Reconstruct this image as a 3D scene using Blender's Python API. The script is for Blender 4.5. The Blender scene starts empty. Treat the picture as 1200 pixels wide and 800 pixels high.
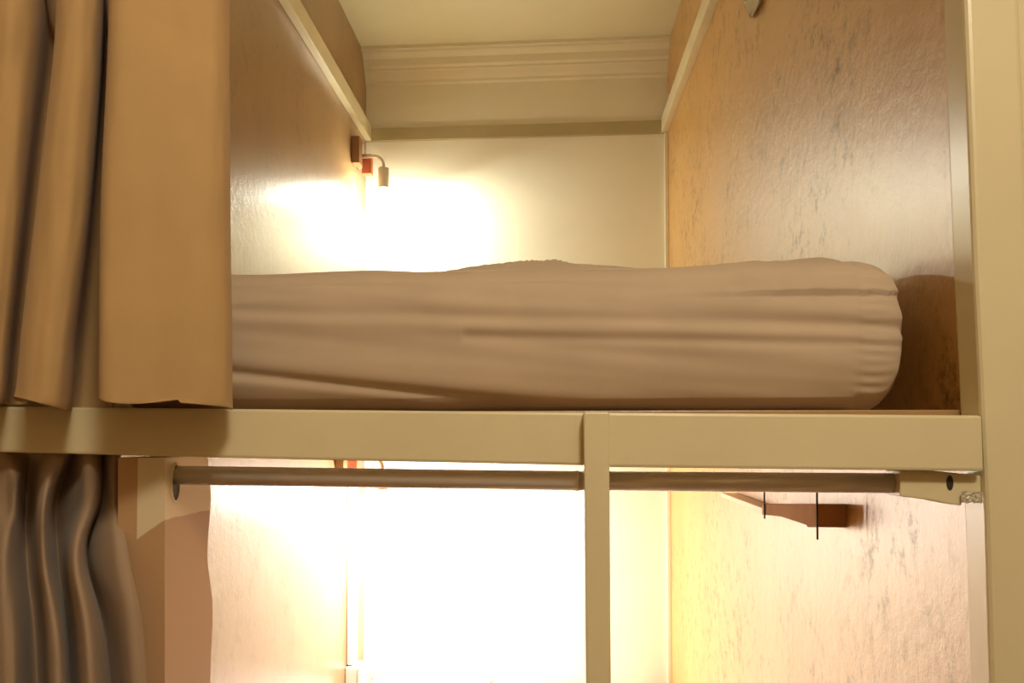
import bpy, bmesh, math, random
from mathutils import Vector, noise
random.seed(7)
C = bpy.context.scene.collection
sc = bpy.context.scene
# ------------------------------------------------------------------ camera
EYE = 1.35
FPX = 900.0
AX, AY = 579.0, 490.0            # where the optical axis meets the 1200x800 frame (shifted lens)
yaw = math.atan(65/FPX); pitch = math.atan(25/FPX)
fwd = Vector((-math.sin(yaw)*math.cos(pitch), math.cos(yaw)*math.cos(pitch), math.sin(pitch)))
cam = bpy.data.cameras.new('camera'); cam.sensor_width = 36; cam.lens = FPX/1200*36
cam.shift_x = (600-AX)/1200; cam.shift_y = (AY-400)/1200; cam.clip_start = 0.02
co = bpy.data.objects.new('camera', cam); C.objects.link(co)
co.location = (0, 0, EYE); q = fwd.to_track_quat('-Z', 'Y'); co.rotation_euler = q.to_euler()
sc.camera = co
rt = q @ Vector((1, 0, 0)); up = q @ Vector((0, 1, 0))
def ray(x, y): return fwd*FPX + rt*(x-AX) + up*(AY-y)
def P(x, y, Y):
    r = ray(x, y); return r*(Y/r.y) + Vector((0, 0, EYE))
def PX(x, y, X):
    r = ray(x, y); return r*(X/r.x) + Vector((0, 0, EYE))
# ------------------------------------------------------------------ key planes
D = 0.82                                    # front of the bunks
R = P(1152, 500, D).x                       # inner face of the right post
RP = R + 0.010                              # right partition surface
YB = PX(783, 250, RP).y                     # far wall
LP = P(429, 150, YB).x                      # left partition surface
ZC = P(429, 68, YB).z                       # ceiling
# ------------------------------------------------------------------ materials
def lin(c):
    return tuple(((v/255)/12.92 if v/255 <= .04045 else ((v/255+.055)/1.055)**2.4) for v in c)
def nm(name):
    m = bpy.data.materials.new(name); m.use_nodes = True
    nt = m.node_tree; b = nt.nodes['Principled BSDF']; return m, nt, b
def N(nt, t, **k):
    n = nt.nodes.new(t)
    for a, v in k.items(): setattr(n, a, v)
    return n
def coords(nt, scale):
    tc = N(nt, 'ShaderNodeTexCoord'); mp = N(nt, 'ShaderNodeMapping')
    mp.inputs['Scale'].default_value = scale
    nt.links.new(tc.outputs['Object'], mp.inputs['Vector']); return mp.outputs['Vector']
def noise_tex(nt, vec, s, det=4, rough=.55):
    n = N(nt, 'ShaderNodeTexNoise'); n.inputs['Scale'].default_value = s
    n.inputs['Detail'].default_value = det; n.inputs['Roughness'].default_value = rough
    nt.links.new(vec, n.inputs['Vector']); return n.outputs['Fac']
def ramp(nt, fac, stops):
    r = N(nt, 'ShaderNodeValToRGB'); el = r.color_ramp.elements
    while len(el) < len(stops): el.new(.5)
    for e, (p, c) in zip(el, stops):
        e.position = p; e.color = (*c, 1)
    nt.links.new(fac, r.inputs['Fac']); return r.outputs['Color']
def bump(nt, b, h, strength, dist):
    bp = N(nt, 'ShaderNodeBump'); bp.inputs['Strength'].default_value = strength
    bp.inputs['Distance'].default_value = dist
    nt.links.new(h, bp.inputs['Height']); nt.links.new(bp.outputs['Normal'], b.inputs['Normal'])
def paint(name, col, rough=.55, var=.06, bs=.15, scale=6, stretch=(1, 1, 1), metal=0):
    m, nt, b = nm(name); v = coords(nt, stretch)
    c = lin(col); f = noise_tex(nt, v, scale, 5)
    nt.links.new(ramp(nt, f, [(.3, tuple(x*(1-var) for x in c)), (.7, tuple(min(1, x*(1+var)) for x in c))]), b.inputs['Base Color'])
    b.inputs['Roughness'].default_value = rough; b.inputs['Metallic'].default_value = metal
    if bs: bump(nt, b, noise_tex(nt, v, scale*14, 4), bs, .002)
    return m
def wood(name, c1, c2, scuff, rough, bs, amt, coat):
    """varnished plywood: streaky grain, scuffs and a rough glossy coat"""
    m, nt, b = nm(name); v = coords(nt, (1, 1, .35)); v2 = coords(nt, (1, 1, 1))
    g = noise_tex(nt, v, 5, 6, .6)
    base = ramp(nt, g, [(.3, lin(c1)), (.7, lin(c2))])
    s = noise_tex(nt, coords(nt, (1, 1, .8)), 30, 8, .78)
    sm = ramp(nt, s, [(.51, (0, 0, 0)), (.68, (1, 1, 1))])
    big = ramp(nt, noise_tex(nt, v2, 3.5, 2), [(.40, (0, 0, 0)), (.60, (1, 1, 1))])
    mu = N(nt, 'ShaderNodeMath', operation='MULTIPLY'); nt.links.new(sm, mu.inputs[0]); nt.links.new(big, mu.inputs[1])
    mu2 = N(nt, 'ShaderNodeMath', operation='MULTIPLY'); nt.links.new(mu.outputs[0], mu2.inputs[0]); mu2.inputs[1].default_value = amt
    mx = N(nt, 'ShaderNodeMix', data_type='RGBA'); nt.links.new(mu2.outputs[0], mx.inputs['Factor'])
    nt.links.new(base, mx.inputs[6]); mx.inputs[7].default_value = (*lin(scuff), 1)
    nt.links.new(mx.outputs[2], b.inputs['Base Color'])
    ra = N(nt, 'ShaderNodeMath', operation='MULTIPLY_ADD'); nt.links.new(mu2.outputs[0], ra.inputs[0])
    ra.inputs[1].default_value = .35; ra.inputs[2].default_value = rough; nt.links.new(ra.outputs[0], b.inputs['Roughness'])
    sa = N(nt, 'ShaderNodeMath', operation='MULTIPLY_ADD'); nt.links.new(mu2.outputs[0], sa.inputs[0])
    sa.inputs[1].default_value = -.45; sa.inputs[2].default_value = .6; nt.links.new(sa.outputs[0], b.inputs['Specular IOR Level'])
    b.inputs['Coat Weight'].default_value = coat; b.inputs['Coat Roughness'].default_value = .34
    h = noise_tex(nt, coords(nt, (1, 1, .9)), 48, 6, .65)
    bump(nt, b, h, bs, .004)
    return m
def fabric(name, col, rough=.9, weave=900, wr=0.0):
    m, nt, b = nm(name); v = coords(nt, (1, 1, 1)); c = lin(col)
    f = noise_tex(nt, v, 9, 4)
    nt.links.new(ramp(nt, f, [(.3, tuple(x*.94 for x in c)), (.7, tuple(min(1, x*1.05) for x in c))]), b.inputs['Base Color'])
    b.inputs['Roughness'].default_value = rough
    b.inputs['Sheen Weight'].default_value = .1; b.inputs['Specular IOR Level'].default_value = .08
    bump(nt, b, noise_tex(nt, v, weave/4, 3), .12, .001)
    return m
M = {}
M['cream'] = paint('cream_gloss_paint', (218, 204, 166), .33, .04, .10, 5)
M['trim'] = paint('cream_batten_paint', (226, 214, 180), .33, .05, .15, 9)
M['rail'] = paint('olive_beige_rail', (176, 164, 120), .5, .05, .1, 9)  # one even olive beige, darker than the wall and the battens
M['wall'] = paint('white_wall_paint', (234, 229, 204), .6, .03, .10, 4)
M['ceil'] = paint('ceiling_paint', (234, 229, 200), .6, .03, .10, 4)
M['room'] = paint('room_wall_paint', (168, 144, 108), .7, .04, .1, 4)
M['floor'] = paint('floor_vinyl', (140, 105, 70), .45, .12, .1, 5)
M['wood_r'] = wood('orange_varnished_plywood', (196, 146, 72), (212, 164, 90), (66, 54, 36), .36, .8, .85, .8)
M['wood_l'] = wood('tan_varnished_plywood', (152, 118, 76), (168, 133, 90), (96, 78, 58), .28, .2, .25, .2)
M['sheet'] = fabric('beige_cotton_sheet', (190, 168, 146))
M['white'] = fabric('white_cotton', (238, 232, 222))
M['curt'] = fabric('ochre_blackout_curtain', (188, 154, 108), .85)
M['curt2'] = fabric('taupe_blackout_curtain', (160, 136, 114), .85)
M['chrome'] = paint('brushed_steel', (222, 212, 200), .27, .04, .02, 8, (1, 1, 1), .35)
M['dark'] = paint('dark_recess', (50, 42, 36), .6, .1, .05)
M['plastic'] = paint('white_plastic', (228, 220, 205), .35, .02, .03)
M['bark'] = paint('raw_brown_timber', (150, 108, 66), .6, .12, .3, 12, (1, 1, .2))
M['bark2'] = paint('brown_shelf_timber', (172, 124, 80), .95, .1, .2, 12, (1, 1, .2))
M['red'] = paint('terracotta_block', (190, 104, 66), .6, .06, .1)
M['grey'] = paint('grey_satin_metal', (176, 168, 156), .4, .03, .02, 8, (1, 1, 1), .3)
def post_paint():
    """cream paint brushed on the head of the post, bare tan timber below it"""
    m, nt, b = nm('half_painted_timber')
    tc = N(nt, 'ShaderNodeTexCoord'); sp = N(nt, 'ShaderNodeSeparateXYZ')
    nt.links.new(tc.outputs['Object'], sp.inputs[0])
    mp = N(nt, 'ShaderNodeMapping'); nt.links.new(tc.outputs['Object'], mp.inputs['Vector'])
    n = noise_tex(nt, mp.outputs['Vector'], 14, 3)
    a = P(160, 630, D+.004); bb = P(193, 607, D+.004)
    sl = (bb.z-a.z)/(bb.x-a.x)
    def math_(op, *v):
        k = N(nt, 'ShaderNodeMath', operation=op)
        for i, x in enumerate(v):
            if isinstance(x, (int, float)): k.inputs[i].default_value = x
            else: nt.links.new(x, k.inputs[i])
        return k.outputs[0]
    line = math_('ADD', a.z-.003, math_('MULTIPLY', math_('SUBTRACT', sp.outputs['X'], a.x), sl))
    line = math_('ADD', line, math_('MULTIPLY', math_('SUBTRACT', n, .5), .012))
    above = math_('MULTIPLY', math_('SUBTRACT', sp.outputs['Z'], line), 500); 
    right = math_('MULTIPLY', math_('SUBTRACT', sp.outputs['X'], a.x), 1500)
    k = N(nt, 'ShaderNodeClamp'); nt.links.new(math_('MINIMUM', above, right), k.inputs[0])
    mx = N(nt, 'ShaderNodeMix', data_type='RGBA'); nt.links.new(k.outputs[0], mx.inputs['Factor'])
    mx.inputs[6].default_value = (*lin((188, 150, 112)), 1); mx.inputs[7].default_value = (*lin((222, 204, 172)), 1)
    nt.links.new(mx.outputs[2], b.inputs['Base Color']); b.inputs['Roughness'].default_value = .5
    return m
M['post'] = post_paint()
def emis(name, col, s):
    m, nt, b = nm(name); b.inputs['Base Color'].default_value = (.8, .8, .8, 1)
    b.inputs['Emission Color'].default_value = (*col, 1); b.inputs['Emission Strength'].default_value = s; return m
M['lens'] = emis('glowing_led_lens', (1, .93, .8), 30)
def film():
    m, nt, b = nm('clear_tape'); b.inputs['Base Color'].default_value = (.75, .66, .5, 1)
    b.inputs['Roughness'].default_value = .15; b.inputs['Transmission Weight'].default_value = .5
    bump(nt, b, noise_tex(nt, coords(nt, (1, 1, 1)), 90, 3), .3, .003); return m
M['film'] = film()
# ------------------------------------------------------------------ builders
def link(name, me, mat, parent=None, smooth=False):
    o = bpy.data.objects.new(name, me); C.objects.link(o)
    if mat: me.materials.append(mat)
    if smooth:
        for p in me.polygons: p.use_smooth = True
    if parent: o.parent = parent; o.matrix_parent_inverse = parent.matrix_world.inverted()
    return o
def frombm(name, bm, mat, parent=None, smooth=False):
    bmesh.ops.recalc_face_normals(bm, faces=bm.faces)
    me = bpy.data.meshes.new(name); bm.to_mesh(me); bm.free()
    return link(name, me, mat, parent, smooth)
def tag(o, label=None, cat=None, group=None, kind=None):
    if label: o['label'] = label
    if cat: o['category'] = cat
    if group: o['group'] = group
    if kind: o['kind'] = kind
    return o
def empty(name, loc, label, cat, group=None):
    o = bpy.data.objects.new(name, None); C.objects.link(o); o.location = loc; o.empty_display_size = .05
    bpy.context.view_layer.update(); tag(o, label, cat, group); return o
def add_hexa(bm, front, back):
    """front/back: 4 corners each, same winding"""
    a = [bm.verts.new(p) for p in front]; b = [bm.verts.new(p) for p in back]
    bm.faces.new(a); bm.faces.new(b[::-1])
    for i in range(len(a)):
        j = (i+1) % len(a); bm.faces.new((a[j], a[i], b[i], b[j]))
def bevel(bm, w, seg=2):
    if w: bmesh.ops.bevel(bm, geom=[e for e in bm.edges], offset=w, segments=seg, affect='EDGES', profile=.6)
def box(bm, x0, x1, y0, y1, z0, z1):
    f = [(x0, y0, z0), (x1, y0, z0), (x1, y0, z1), (x0, y0, z1)]
    add_hexa(bm, [Vector(p) for p in f], [Vector((p[0], y1, p[2])) for p in f])
def boxo(name, x0, x1, y0, y1, z0, z1, mat, parent=None, bev=.002):
    bm = bmesh.new(); box(bm, x0, x1, y0, y1, z0, z1)
    bmesh.ops.recalc_face_normals(bm, faces=bm.faces); bevel(bm, bev); return frombm(name, bm, mat, parent)
def prism(name, pts, vec, mat, parent=None, bev=0):
    bm = bmesh.new(); vec = Vector(vec)
    add_hexa(bm, [Vector(p) for p in pts], [Vector(p)+vec for p in pts])
    bmesh.ops.recalc_face_normals(bm, faces=bm.faces); bevel(bm, bev); return frombm(name, bm, mat, parent)
def tube_bm(bm, pts, r, seg=24, cap=True):
    pts = [Vector(p) for p in pts]; rings = []; ref = None
    for i, p in enumerate(pts):
        t = (pts[min(i+1, len(pts)-1)]-pts[max(i-1, 0)]).normalized()
        if ref is None: ref = t.orthogonal().normalized()
        ref = (ref - t*ref.dot(t)).normalized(); bn = t.cross(ref)
        rr = r[i] if isinstance(r, (list, tuple)) else r
        rings.append([bm.verts.new(p + ref*rr*math.cos(2*math.pi*k/seg) + bn*rr*math.sin(2*math.pi*k/seg)) for k in range(seg)])
    for a, b in zip(rings, rings[1:]):
        for k in range(seg): bm.faces.new((a[k], a[(k+1) % seg], b[(k+1) % seg], b[k]))
    if cap: bm.faces.new(rings[0][::-1]); bm.faces.new(rings[-1])
def tube(name, pts, r, mat, parent=None, seg=24):
    bm = bmesh.new(); tube_bm(bm, pts, r, seg); o = frombm(name, bm, mat, parent)
    for p in o.data.polygons: p.use_smooth = len(p.vertices) == 4
    return o
def cr(p, t):
    """Catmull-Rom through list of tuples at parameter t in 0..len-1"""
    i = min(int(t), len(p)-2); f = t-i
    a, b, c, d = p[max(i-1, 0)], p[i], p[i+1], p[min(i+2, len(p)-1)]
    return [0.5*((2*b[k]) + (-a[k]+c[k])*f + (2*a[k]-5*b[k]+4*c[k]-d[k])*f*f + (-a[k]+3*b[k]-3*c[k]+d[k])*f**3) for k in range(len(b))]
# ------------------------------------------------------------------ the setting
ZF = 0.0
def struct(o): o['kind'] = 'structure'; return o
XR, XL = R+.30, LP-.18
struct(boxo('floor', XL, XR, -1.6, YB+.1, ZF-.05, ZF, M['floor'], bev=0))
struct(boxo('ceiling', XL, XR, -1.6, YB+.1, ZC, ZC+.05, M['ceil'], bev=0))
struct(boxo('wall_back', LP-.18, RP+.28, YB, YB+.05, ZF, ZC, M['wall'], bev=0))
struct(boxo('wall_front', XL, XR, -1.65, -1.6, ZF, ZC, M['room'], bev=0))
struct(boxo('wall_side_right', XR, XR+.05, -1.6, YB, ZF, ZC, M['room'], bev=0))
struct(boxo('wall_side_left', XL-.05, XL, -1.6, YB, ZF, ZC, M['room'], bev=0))
struct(boxo('wall_left', LP-.02, LP, D+.015, YB, ZF, ZC, M['wood_l'], bev=0))
struct(boxo('wall_right', RP, RP+.02, D+.015, YB, ZF, ZC, M['wood_r'], bev=0))
# cornice along the far wall: stepped profile
zc = ZC; prof = [(0, 0), (-.088, 0), (-.088, -.010), (-.074, -.010), (-.072, -.016), (-.064, -.020), (-.050, -.028), (-.046, -.050),
                 (-.034, -.055), (-.034, -.061), (-.028, -.064), (-.020, -.078), (-.012, -.088), (-.012, -.097), (0, -.100)]
struct(prism('trim_1', [(LP, YB+a, zc+b*1.15) for a, b in prof], (RP-LP, 0, 0), M['wall']))
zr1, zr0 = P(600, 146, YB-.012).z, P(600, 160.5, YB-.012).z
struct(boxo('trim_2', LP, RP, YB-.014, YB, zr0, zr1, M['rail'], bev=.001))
zs0, zs1 = PX(326, 0, LP).z, P(354, 0, PX(340, 0, LP+.02).y).z
zs1 = zs0+.060
struct(boxo('trim_3', LP, LP+.025, D+.015, YB-.014, zs0, zs1, M['trim'], bev=.002))
struct(boxo('trim_4', RP-.025, RP, D+.06, YB-.014, zs0, zs1, M['trim'], bev=.002))
struct(boxo('trim_5', RP-.014, RP, YB-.016, YB, EYE+.02, zr0, M['trim'], bev=.002))
# ------------------------------------------------------------------ bunk frame
def poly_post(name, edges, Y0, Y1, w, mat, parent, side=1, bev=.003):
    """edges: list of (x_px, y_px) for the inner front edge; w: width, away from the opening"""
    bm = bmesh.new(); rows = []
    for (x, y) in edges:
        p = P(x, y, Y0); ww = w
        rows.append([bm.verts.new(v) for v in ((p.x, Y0, p.z), (p.x+side*ww, Y0, p.z), (p.x+side*ww, Y1, p.z), (p.x, Y1, p.z))])
    for a, b in zip(rows, rows[1:]):
        for i in range(4): bm.faces.new((a[i], a[(i+1) % 4], b[(i+1) % 4], b[i]))
    bm.faces.new(rows[0]); bm.faces.new(rows[-1][::-1])
    bmesh.ops.recalc_face_normals(bm, faces=bm.faces)
    es = [e for e in bm.edges if abs((e.verts[0].co-e.verts[1].co).normalized().z) > .9]
    bmesh.ops.bevel(bm, geom=es, offset=bev, segments=3, affect='EDGES', profile=.5)
    return frombm(name, bm, mat, parent)
frame = empty('bunk_bed_frame', (0, D, 0), 'cream painted timber bunk bed frame carrying the upper mattress', 'bed frame')
# right post from floor to ceiling
def ypx(z, Y, x=1140):     # pixel row of a height (by bisection)
    lo, hi = -3000, 3000
    for _ in range(50):
        m = (lo+hi)/2
        if P(x, m, Y).z > z: lo = m
        else: hi = m
    return lo
yt, yb_ = ypx(ZC-.001, D), ypx(ZF+.001, D)
pr = poly_post('post', [(1131+yt*.03, yt), (1131, 0), (1137, 160), (1142.5, 300), (1149, 430), (1153, 520), (1157, 600), (1163, 800), (1168, yb_)],
          D, D+.046, .055, M['cream'], frame, 1, .006)
box_r = boxo('side_board', R+.048, XR, D+.03, D+.05, ZF, ZC, M['cream'], frame)
# left post (stands under the beam, half painted)
pl0 = P(193, 545, D+.004); zb_l = P(193, 537, D+.004).z
bm = bmesh.new(); nlev = 26; rows = []
ys_ = [536+ (800-536)*i/22 for i in range(23)]+[1000, 1400, ypx(ZF+.001, D, 193)]
wp = P(193, 600, D).x-P(142, 600, D).x+.004
for k, y in enumerate(ys_):
    p = P(193, y, D+.004); xi = P(193, y, D+.004).x
    rear = PX(245+2*math.sin(y*.045)+(4 if y > 700 else 0)*min(1, (y-700)/80), y, xi).y if y < 900 else D+.11
    rows.append([bm.verts.new(v) for v in ((xi-wp, D+.004, p.z), (xi, D+.004, p.z), (xi, rear, p.z), (xi-wp, rear, p.z))])
for a, b in zip(rows, rows[1:]):
    for i in range(4): bm.faces.new((a[i], a[(i+1) % 4], b[(i+1) % 4], b[i]))
bm.faces.new(rows[0]); bm.faces.new(rows[-1][::-1])
bmesh.ops.recalc_face_normals(bm, faces=bm.faces)
tag(frombm('post', bm, M['post'], frame), 'tan timber post with its top painted cream, left of the opening')
# outer left post, mostly outside the picture
boxo('post', LP-.055, LP+.004, D, D+.046, ZF, ZC, M['cream'], frame, .004)
# beams
xl_ = -110
def beam(pts_px, Y0, th, bev=.003):
    f = [P(x, y, Y0) for x, y in pts_px]
    return prism('front_beam', f, (0, th, 0), M['cream'], frame, bev)
yb0 = 530-110*.022
beam([(-66, 475.5), (705, 483.2), (705, 545.5), (360, 538.5), (170, 534), (-66, 528)], D, .045)
beam([(700, 483), (1151, 486.5), (1153, 552), (700, 547)], D-.004, .047)
# middle upright over the beam
zfl = ZF+.001
f = [P(684, 482.5, D-.018), P(714, 482.5, D-.018), P(716, 800, D-.018), P(718, 1500, D-.018), P(690, 1500, D-.018), P(687, 800, D-.018)]
tag(prism('upright_rail', f, (0, .028, 0), M['cream'], frame, .002), 'narrow cream upright crossing the beam')
# bed board
ZB = P(900, 480.5, D+.045).z
boxo('bed_board', LP+.001, RP-.001, D+.045, YB-.002, ZB-.022, ZB, M['wood_l'], frame, .001)
boxo('support_batten', LP+.001, LP+.03, D+.045, YB-.002, ZB-.06, ZB-.022, M['trim'], frame, .001)
ZBL = EYE-1.04
boxo('bed_board', LP+.001, RP-.001, D+.045, YB-.002, ZBL-.022, ZBL, M['wood_l'], frame, .001)
boxo('front_beam', LP+.004, R+.02, D+.008, D+.045, ZBL-.06, ZBL, M['cream'], frame, .003)
# ------------------------------------------------------------------ mattresses
def rounded(name, x0, x1, y0, y1, z0, z1, r, n, mat, disp, parent=None, crown=0):
    """subdivided box pulled to a rounded box; disp(p, nrm) gives an offset along the normal"""
    nx, ny, nz = n; bm = bmesh.new(); vd = {}
    def V(i, j, k):
        if (i, j, k) not in vd: vd[(i, j, k)] = bm.verts.new((i/nx, j/ny, k/nz))
        return vd[(i, j, k)]
    for i in range(nx):
        for j in range(ny):
            for k in (0, nz): bm.faces.new((V(i, j, k), V(i+1, j, k), V(i+1, j+1, k), V(i, j+1, k)))
        for k in range(nz):
            for j in (0, ny): bm.faces.new((V(i, j, k), V(i+1, j, k), V(i+1, j, k+1), V(i, j, k+1)))
    for j in range(ny):
        for k in range(nz):
            for i in (0, nx): bm.faces.new((V(i, j, k), V(i, j+1, k), V(i, j+1, k+1), V(i, j, k+1)))
    for v in bm.verts:
        p = Vector((x0+(x1-x0)*v.co.x, y0+(y1-y0)*v.co.y, z0+(z1-z0)*v.co.z))
        q = Vector((min(max(p.x, x0+r[0]), x1-r[0]), min(max(p.y, y0+r[1]), y1-r[1]), min(max(p.z, z0+r[2]), z1-r[2])))
        d = p-q; e = Vector((d.x/r[0], d.y/r[1], d.z/r[2]))
        m = max(abs(e.x), abs(e.y), abs(e.z))
        if m > 1e-6:
            nn = e.normalized(); q2 = q+Vector((nn.x*r[0], nn.y*r[1], nn.z*r[2])) if m > .999 else p
            nrm = nn
        else: q2 = p; nrm = Vector((0, 0, 1))
        v.co = q2 + nrm*disp(q2, nrm)
        if crown and q2.z > (z0+z1)/2:
            t = min(1, max(0, (q2.y-y0-.02)/.22)); t = t*t*(3-2*t); v.co.z += crown*t*min(1, (q2.z-(z0+z1)/2)/((z1-z0)/2))
            ex = min(1, max(0, (q2.x-x1+.12)/.12)); v.co.z += .024*t*ex; v.co.x += .012*t*ex
    return frombm(name, bm, mat, parent, True)
MY = D+.058
mz1 = P(700, 305, MY).z; mx1 = P(1061, 420, MY+.03).x; mx0 = P(110, 420, MY).x
def mdisp(p, n):
    d = 0
    v = Vector((p.x*1.2, p.y*2, p.z*26 + p.x*1.8*(1 if p.x < 0 else .3)))
    if n.z > .6: v = Vector((p.x*2, p.y*2, 5))
    d += (.0045 if n.z < .6 else .002)*noise.noise(v)+(.002 if n.z < .6 else 0)*noise.noise(Vector((p.x*3, p.y*3, p.z*60+p.x*6)))
    if n.y < -.5:                                     # bulge and the tucked folds of the end face
        tz = (p.z-ZB)/(mz1-ZB); d += .010*math.sin(math.pi*min(max(tz, 0), 1))
        fx = (p.x+.45)                                # long low fold rising to the left
        zz = ZB+.055-.10*fx
        if p.x < .1: d += -.006*math.exp(-((p.z-zz)/.006)**2)*min(1, max(0, (.12-p.x)*4))
        zz2 = ZB+.118-.035*(p.x+.3)
        d += -.004*math.exp(-((p.z-zz2)/.008)**2)
        zz3 = ZB+.082-.03*(p.x-.1); d += -.003*math.exp(-((p.z-zz3)/.006)**2)*(1 if p.x > -.1 else 0)
    g = math.exp(-((p.x-(mx1-.045))/.018)**2)        # gathers beside the corner
    if n.y < -.2: d += g*.0008*math.sin(p.z*560+noise.noise(p*20)*3)*(1 if p.z < mz1-.04 else .3)
    if n.y < -.2 and p.x > mx1-.06: d -= .003
    if n.z > .3: d += .004*noise.noise(Vector((p.x*9, p.y*9, 1)))+.007*math.exp(-((p.x-(mx1-.11))/.10)**2)*(1 if p.y < MY+.3 else .3)
    if n.z > .2 and p.x > .2 and p.y < MY+.1: d += .0035*noise.noise(Vector((p.x*45, p.y*10, p.z*25)))
    return d
mt = rounded('mattress', mx0, mx1, MY+.012, YB-.03, ZB+.001, mz1, (.052, .036, .058), (230, 60, 56), M['sheet'], mdisp, None, .034)
tag(mt, 'thick mattress in a beige fitted sheet on the upper bunk', 'mattress')
ml = rounded('mattress', mx0, mx1, MY+.012, YB-.012, ZBL+.001, EYE-.915, (.05, .03, .04), (60, 60, 14), M['white'], lambda p, n: .003*noise.noise(p*6))
tag(ml, 'white covered mattress low in the lower bunk, just above the bottom edge', 'mattress')
# rumpled sheet lying on the upper mattress
bm = bmesh.new(); nx, ny = 110, 40; g = []
xa, xb = P(505, 310, 1.02).x, P(765, 310, 1.02).x
for j in range(ny+1):
    row = []
    for i in range(nx+1):
        u, v = i/nx, j/ny
        env = (math.sin(math.pi*u)**.8 if 0 < u < 1 else 0)*(math.sin(math.pi*v)**.7 if 0 < v < 1 else 0)
        x = xa+(xb-xa)*u; y = .93+.24*v
        h = .26*env*(.042+.012*math.sin(u*3.0+.3)+.010*noise.noise(Vector((u*5, v*2, 3)))+(.022*abs(noise.noise(Vector((u*22+v*6, v*5, 8))))+.012*noise.noise(Vector((u*50-v*9, v*12, 4))))*(1 if u < .62 else .2))
        tt = min(1, max(0, (y-MY-.032)/.22)); row.append(bm.verts.new((x, y, mz1+.001+.034*tt*tt*(3-2*tt)+h)))
    g.append(row)
for j in range(ny):
    for i in range(nx): bm.faces.new((g[j][i], g[j][i+1], g[j+1][i+1], g[j+1][i]))
e = bmesh.ops.extrude_face_region(bm, geom=bm.faces[:]); 
for v in e['geom']:
    if isinstance(v, bmesh.types.BMVert): v.co.z -= .0035
tag(frombm('bed_sheet', bm, M['sheet'], None, True), 'rumpled pale sheet bunched on top of the upper mattress', 'bedding')
# pillow in the lower bunk
pc = P(512, 797, YB-.22)
def pil(name, cx, cy, z0, w, d, h):
    bm = bmesh.new(); n = 26; t = []; b = []
    for s, L in ((1, t), (-1, b)):
        for j in range(n+1):
            for i in range(n+1):
                u, v = i/n*2-1, j/n*2-1
                e = max(0, (1-abs(u)**3))**.5*max(0, (1-abs(v)**3))**.5
                sh = 1-.10*(1-abs(u*v))**2*0
                x = cx+u*w/2*(1-.07*(1-abs(u))*0-.05*math.cos(v*math.pi/2)*abs(u)); y = cy+v*d/2*(1-.06*math.cos(u*math.pi/2)*abs(v))
                L.append(bm.verts.new((x, y, z0+h/2+s*h/2*e*(1+.08*noise.noise(Vector((u*2, v*2, s)))))))
    for L in (t, b):
        for j in range(n):
            for i in range(n):
                k = j*(n+1)+i; bm.faces.new((L[k], L[k+1], L[k+n+2], L[k+n+1]))
    bmesh.ops.remove_doubles(bm, verts=bm.verts, dist=1e-5)
    return frombm(name, bm, M['white'], None, True)
tag(pil('pillow', P(500, 797, YB-.2).x, YB-.21, EYE-.912, .46, .30, .030), 'white pillow at the far end of the lower mattress', 'pillow')
# ------------------------------------------------------------------ curtains
def curtain(name, levels, mat, label, hem, n=260, m=60):
    """levels: list of (y_px, [(x_px, Y offset from D)...]) top to bottom"""
    npt = len(levels[0][1]); bm = bmesh.new(); grid = []
    for j in range(m+1):
        t = j/m*(len(levels)-1)
        row = []
        for i in range(n+1):
            s = i/n*(npt-1)
            pts = [tuple(cr(l[1], s))+(l[0],) for l in levels]
            x, dy, y = cr(pts, t)
            p = P(x, y+hem(x, j/m), D+dy+.0015*noise.noise(Vector((s*1.7, t*3, 1))))
            row.append(bm.verts.new(p))
        grid.append(row)
    for j in range(m):
        for i in range(n): bm.faces.new((grid[j][i], grid[j][i+1], grid[j+1][i+1], grid[j+1][i]))
    bmesh.ops.recalc_face_normals(bm, faces=bm.faces)
    me = bpy.data.meshes.new(name); bm.to_mesh(me); bm.free()
    o = link(name, me, mat, None, True)
    md = o.modifiers.new('thickness', 'SOLIDIFY'); md.thickness = .0022; md.offset = 0
    tag(o, label, 'curtain'); return o
def deep(l, k): return [(a, .008+(b-.008)*k) for a, b in l]
top = [(-70, -.02), (-40, -.05), (-5, -.07), (20, -.065), (42, -.035), (58, .034), (76, .036), (70, -.05), (66, -.078), (78, -.092), (100, -.085), (117, -.055), (124, .034), (142, .036), (135, -.05), (128, -.085), (140, -.100), (190, -.085), (235, -.070), (258, -.055), (268, -.035)]
mid = [(-70, -.02), (-45, -.05), (-20, -.07), (8, -.065), (24, -.040), (36, .034), (56, .036), (52, -.05), (43, -.078), (60, -.092), (85, -.085), (102, -.055), (110, .034), (134, .036), (128, -.05), (119, -.085), (132, -.100), (185, -.088), (235, -.076), (260, -.058), (269, -.035)]
bot = [(-80, -.02), (-60, -.05), (-38, -.07), (-12, -.065), (2, -.042), (12, .030), (32, .034), (26, -.05), (17, -.078), (34, -.092), (58, -.085), (76, -.055), (90, .030), (130, .034), (126, -.05), (117, -.085), (130, -.098), (185, -.085), (232, -.072), (262, -.052), (272, -.030)]
def scale_hem(lv): return lv
def hemU(x, v): return 0
zh = P(100, 463, D-.09).z
cu = curtain('privacy_curtain', [(-90, top), (40, top), (250, mid), (466, bot)], M['curt'],
             'ochre blackout curtain hanging in deep folds beside the upper mattress', hemU)
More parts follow.
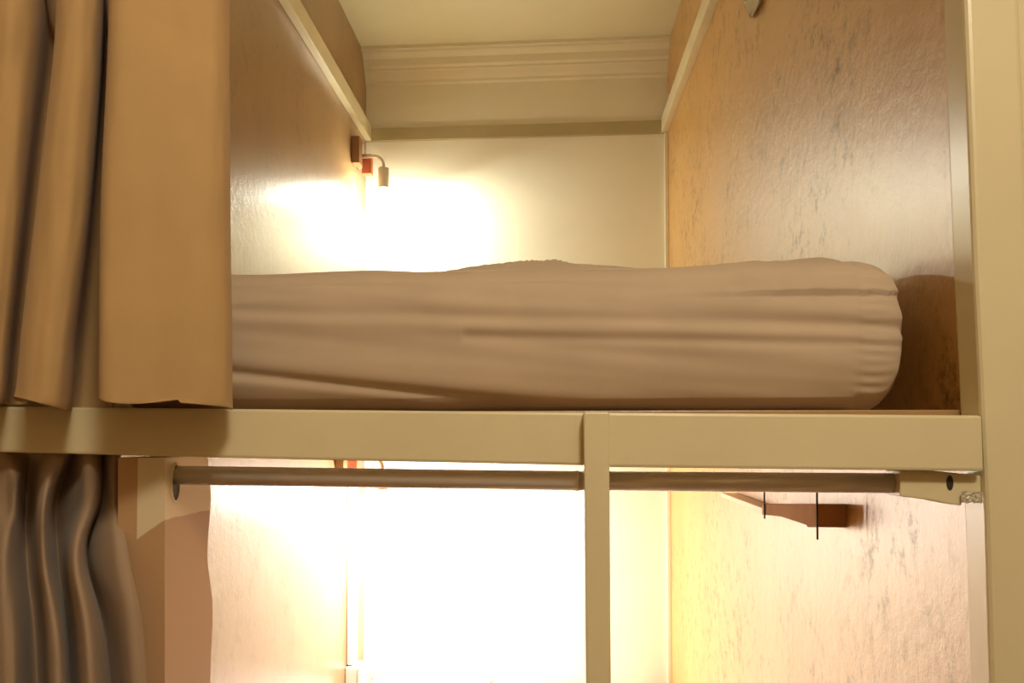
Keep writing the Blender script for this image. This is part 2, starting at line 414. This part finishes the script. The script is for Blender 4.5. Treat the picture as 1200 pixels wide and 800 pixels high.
# level the hem in world space (it hangs to one height, so back folds show lower in view)
for vi, v in enumerate(cu.data.vertices):
    sx_ = (vi % 261)/260*20
    drop = .014*max(0, min(1, (sx_-8.0)/3.0)) if sx_ < 12.6 else (.014*(13.6-sx_) if sx_ < 13.6 else (.004+.003*math.sin(sx_*2) if sx_ < 17.5 else .006+.002*(sx_-17.5)))
    if sx_ < 8: drop = .006*max(0, 1-sx_/8)+.003
    if v.co.z < zh+.06:
        k = (zh+.06-v.co.z)/.06
        zbase = zh - drop + .003*noise.noise(v.co*14)
        v.co.z = v.co.z*(1-min(1, k)) + zbase*min(1, k) if k < 1 else zbase
# hem seam and rod above the frame for it
tube('curtain_rail', [(LP+.004, D-.05, P(100, -75, D-.05).z), (-.30, D-.05, P(100, -75, D-.05).z)], .008, M['grey'])
tag(bpy.data.objects['curtain_rail'], 'thin curtain rail above the frame, carrying the upper curtain', 'rail')
l0 = [(-70, .03), (-40, .020), (-15, .022), (8, .018), (24, .034), (37, .050), (50, .040), (62, .016), (78, .016), (86, .036), (90, .030), (100, .012), (113, .018), (119, .040), (124, .034), (133, .022), (141, .030)]
l1 = [(-70, .02), (-40, .00), (-15, .002), (5, -.006), (18, .010), (30, .034), (42, .026), (50, -.008), (58, .004), (66, .036), (75, .030), (86, -.014), (97, -.004), (102, .026), (112, .010), (136, -.006), (151, -.004)]
l2 = [(-70, .01), (-40, -.01), (-15, -.012), (8, -.02), (22, -.012), (38, .026), (52, .024), (62, -.018), (76, -.014), (82, .020), (90, .006), (104, -.028), (122, -.012), (128, .012), (140, .002), (155, -.020), (172, -.016)]
l0, l1, l2 = deep(l0, 1.3), deep(l1, 1.8), deep(l2, 1.7)
l3 = [(a+(8 if i > 8 else 2), b-.004) for i, (a, b) in enumerate(l2)]
curtain('privacy_curtain', [(529, l0), (585, l0[:4]+l1[4:10]+l0[10:]), (655, l1), (800, l2), (1250, l3)], M['curt2'],
        'grey-brown curtain bunched under the beam beside the lower bunk', lambda x, v: 0)
# ------------------------------------------------------------------ curtain rod across the lower bunk
RY = D+.030
rod = empty('curtain_rod', P(640, 560, RY), 'steel curtain rod spanning the lower bunk under the beam', 'curtain rod')
pa = P(203, 556.5, RY); pb = P(678, 563.2, RY); pc_ = P(1062, 566, RY)
xl = pl0.x+.001; pa = pa+(pb-pa)*((xl-pa.x)/(pb.x-pa.x))
tube('outer_tube', [pa, pb-(pb-pa)*.01, pb-(pb-pa)*.004, pb], [.0108, .0108, .0113, .0113], M['chrome'], rod)
tube('inner_tube', [pb, pc_], .0107, M['chrome'], rod)
# flange on the left post: dark slotted hole with a chipped rim
ce = P(205, 566, RY-.010); 
def ell(cx, cy, cz, ry, rz, n=28): return [(cx, cy+ry*math.cos(2*math.pi*k/n), cz+rz*math.sin(2*math.pi*k/n)) for k in range(n)]
cy_ = PX(205, 566, pl0.x).y
bm = bmesh.new(); o_ = ell(pl0.x, cy_, ce.z, .013, .0235); i_ = ell(pl0.x+.0015, cy_, ce.z, .0085, .020)
ov = [bm.verts.new(p) for p in o_]; mv = [bm.verts.new((p[0]+.0022, p[1]*1, p[2]+.0008*math.sin(k*2.3))) for k, p in enumerate(ell(pl0.x, cy_, ce.z, .0105, .022))]; iv = [bm.verts.new(p) for p in i_]
for k in range(28):
    k2 = (k+1) % 28; bm.faces.new((ov[k], ov[k2], mv[k2], mv[k])); bm.faces.new((mv[k], mv[k2], iv[k2], iv[k]))
frombm('flange_rim', bm, M['trim'], rod, True)
prism('flange_recess', ell(pl0.x+.0006, cy_, ce.z, .0088, .0203), (.0006, 0, 0), M['dark'], rod)
# right hand socket
Y0s = D+.010
sk = prism('end_socket', [P(x, y, Y0s) for x, y in ((1055, 552), (1058, 550.5), (1080, 550), (1112, 553), (1151, 557.5), (1152, 578), (1128, 577.5), (1127, 592.5), (1108, 590), (1092, 586), (1058, 582), (1055, 581))], (0, .034, 0), M['cream'], rod, .0015)
tag(sk, 'cream painted wooden end socket with a screw hole')
h = P(1113, 565.5, Y0s); bm = bmesh.new()
tube_bm(bm, [(h.x, Y0s-.0006, h.z), (h.x, Y0s+.002, h.z)], .0062, 20)
for v in bm.verts: v.co.x = h.x+(v.co.x-h.x)*.55; v.co.z = h.z+(v.co.z-h.z)*1.25
frombm('screw_hole', bm, M['dark'], sk)
# crumpled clear tape wrapped at the socket's foot
bm = bmesh.new(); rows = []
for j in range(13):
    row = []
    for i in range(19):
        p = P(1128+24*i/18, 576+13*j/12, D+.004)
        row.append(bm.verts.new(p+Vector((0, .004*noise.noise(Vector((i*.7, j*.6, 2))), .0015*noise.noise(Vector((i*.9, j*.3, 5)))))))
    rows.append(row)
for j in range(12):
    for i in range(18): bm.faces.new((rows[j][i], rows[j][i+1], rows[j+1][i+1], rows[j+1][i]))
tp = frombm('tape_wrap', bm, M['film'], rod, True); md = tp.modifiers.new('t', 'SOLIDIFY'); md.thickness = .001
# ------------------------------------------------------------------ reading lamps
def lamp(dz, label, power, YL, col):
    z = lambda y: P(449, y, YL).z+dz
    hx = P(449.5, 208, YL).x; hz0, hz1 = z(221), z(197)
    root = empty('reading_lamp', (hx, YL, hz1), label, 'reading lamp', 'bedside reading lamps')
    wy = YL+.02
    # mount blocks on the left partition
    boxo('mount_block', LP+.001, LP+.030, YL-.055, YL-.005, z(196), z(165), M['bark'], root, .002)
    boxo('mount_plate', LP+.001, LP+.020, YL-.005, YL+.05, z(192), z(163), M['plastic'], root, .002)
    tag(boxo('switch_block', LP+.022, LP+.058, YL+.015, YL+.045, z(201), z(178), M['red'], root, .002), 'terracotta coloured block')
    pts = []; r_ = .036
    ax = LP+.028; ztop = z(183)
    pts.append((ax, YL, ztop)); pts.append((hx-r_, YL, ztop))
    for k in range(1, 13):
        a = math.pi/2*k/12; pts.append((hx-r_+r_*math.sin(a), YL, ztop-r_+r_*math.cos(a)))
    pts.append((hx, YL, hz1-.002))
    tube('gooseneck', pts, .006, M['plastic'], root, 16)
    hd = tube('lamp_head', [(hx, YL, hz1), (hx, YL, hz1-.002), (hx, YL, hz0+.002), (hx, YL, hz0)], [.018, .020, .020, .019], M['plastic'], root, 32)
    tube('lens', [(hx, YL, hz0), (hx, YL, hz0-.0015)], .016, M['lens'], root, 32)
    ld = bpy.data.lights.new('led', 'AREA'); ld.shape = 'DISK'; ld.size = .034; ld.energy = power; ld.color = col
    lo = bpy.data.objects.new('led_light', ld); C.objects.link(lo); lo.location = (hx, YL, hz0-.004); lo.rotation_euler = (math.radians(14), math.radians(-32), 0)
    lo.parent = root; lo.matrix_parent_inverse = root.matrix_world.inverted()
    pd = bpy.data.lights.new('led_spill', 'POINT'); pd.shadow_soft_size = .012; pd.energy = power*.32; pd.color = col
    po = bpy.data.objects.new('led_spill', pd); C.objects.link(po); po.location = (hx, YL, hz0-.016)
    po.parent = root; po.matrix_parent_inverse = root.matrix_world.inverted()
    return root, (hx, YL, hz0)
PU, PL_ = 14, 34
lampU, LU = lamp(0, 'gooseneck reading lamp in the far left corner above the upper mattress', PU, YB-.17, (1, 1, .86))
YLL = YB-.36
dzl = (P(449, 574, YLL).z-P(449, 221, YLL).z)
lampL, LL = lamp(dzl, 'gooseneck reading lamp behind the steel rod in the lower bunk', PL_, YLL, (1, .945, .93))
# ------------------------------------------------------------------ conduit and socket box in the lower bunk
cz1 = ZB-.062; cz0 = P(413, 768, YB-.13).z
Yc = max(PX(413, 700, LP+.02).y, YLL+.06)
cd = boxo('cable_conduit', LP+.001, LP+.022, Yc, Yc+.07, cz0+.001, cz1, M['plastic'], None, .003)
tag(cd, 'white cable conduit running down the far left corner of the lower bunk', 'conduit')
sx0, sx1 = LP+.001, P(425, 780, Yc-.01).x
so = empty('power_socket', (LP, Yc, cz0-.06), 'pale power socket box under the conduit at the bottom edge', 'socket')
boxo('back_box', LP+.001, LP+.045, Yc-.02, Yc+.075, cz0-.13, cz0-.004, M['plastic'], so, .003)
boxo('face_plate', LP+.045, LP+.054, Yc-.025, Yc+.08, cz0-.135, cz0, M['plastic'], so, .002)
for s in (-1, 1):
    boxo('pin_slot', LP+.0542, LP+.0548, Yc+.03+s*.014-.003, Yc+.03+s*.014+.003, cz0-.075, cz0-.05, M['dark'], so, 0)
# white corner trim in the lower bunk
struct(boxo('trim_6', RP-.014, RP, YB-.016, YB, EYE-.93, ZB-.023, M['trim'], bev=.002))
# ------------------------------------------------------------------ small wall shelf on the right partition, lower bunk
XS = RP-.045
sh = empty('wall_shelf', PX(925, 600, RP), 'small brown bracket shelf on the right partition under the rod', 'shelf')
prism('bracket', [PX(x, y, XS) for x, y in ((893, 590), (957, 590), (957, 617.5), (946, 617.5), (945, 615), (914, 605), (893, 603))], (.044, 0, 0), M['bark2'], sh, .001)
tag(prism('ledge', [PX(845, 577, XS+.01), PX(893, 595, XS+.01), PX(893, 603, XS+.01), PX(845, 582, XS+.01)], (.034, 0, 0), M['trim'], sh, .001), 'white ledge')
for x, a, b in ((958, 566, 632), (896, 566, 607.5)):
    p0, p1 = PX(x, a, XS-.002), PX(x, b, XS-.002); tube('wire', [(p0.x, p1.y, p0.z), p1], .0016, M['dark'], sh, 8)
# peeled tape on the upper right partition
bm = bmesh.new(); rows = []
ol = [(-26, 868, 890), (-10, 870, 891), (0, 872, 891), (8, 873, 888), (15, 876, 884), (21, 880, 881.5)]
for j in range(21):
    t = j/20*5; y, a, b = cr(ol, t); row = []
    for i in range(11):
        u = i/10; p = PX(a+(b-a)*u, y, RP-.0012-.010*(u**2)*(.3+.7*j/20)-.002*math.sin(u*9+j*.4)); row.append(bm.verts.new(p))
    rows.append(row)
for j in range(20):
    for i in range(10): bm.faces.new((rows[j][i], rows[j][i+1], rows[j+1][i+1], rows[j+1][i]))
tp = frombm('peeling_tape', bm, M['film'], None, True); md = tp.modifiers.new('t', 'SOLIDIFY'); md.thickness = .0006
tag(tp, 'scrap of clear peeling tape on the upper right partition at the top edge', 'tape')
# ------------------------------------------------------------------ room light
def area(name, loc, rot, sx, sy, e, col):
    l = bpy.data.lights.new(name, 'AREA'); l.shape = 'RECTANGLE'; l.size = sx; l.size_y = sy; l.energy = e; l.color = col
    o = bpy.data.objects.new(name, l); C.objects.link(o); o.location = loc; o.rotation_euler = rot; return o
area('ceiling_lamp', (.42, -.62, ZC-.06), (0, 0, 0), .34, .34, 24, (1, .91, .69))
gl = bpy.data.lights.new('ceiling_fill', 'POINT'); gl.energy = 13; gl.shadow_soft_size = .12; gl.color = (1, .90, .70)  # added fill light with no fixture, out of view, brightens the ceiling
go = bpy.data.objects.new('ceiling_fill', gl); C.objects.link(go); go.location = (.30, -.30, ZC-.40)
w = bpy.data.worlds.new('world'); sc.world = w; w.use_nodes = True
w.node_tree.nodes['Background'].inputs[0].default_value = (1, .85, .65, 1); w.node_tree.nodes['Background'].inputs[1].default_value = .05
sc.view_settings.view_transform = 'Standard'; sc.view_settings.look = 'None'
sc.view_settings.gamma = 1; sc.view_settings.exposure = 0; sc.view_settings.use_curve_mapping = False
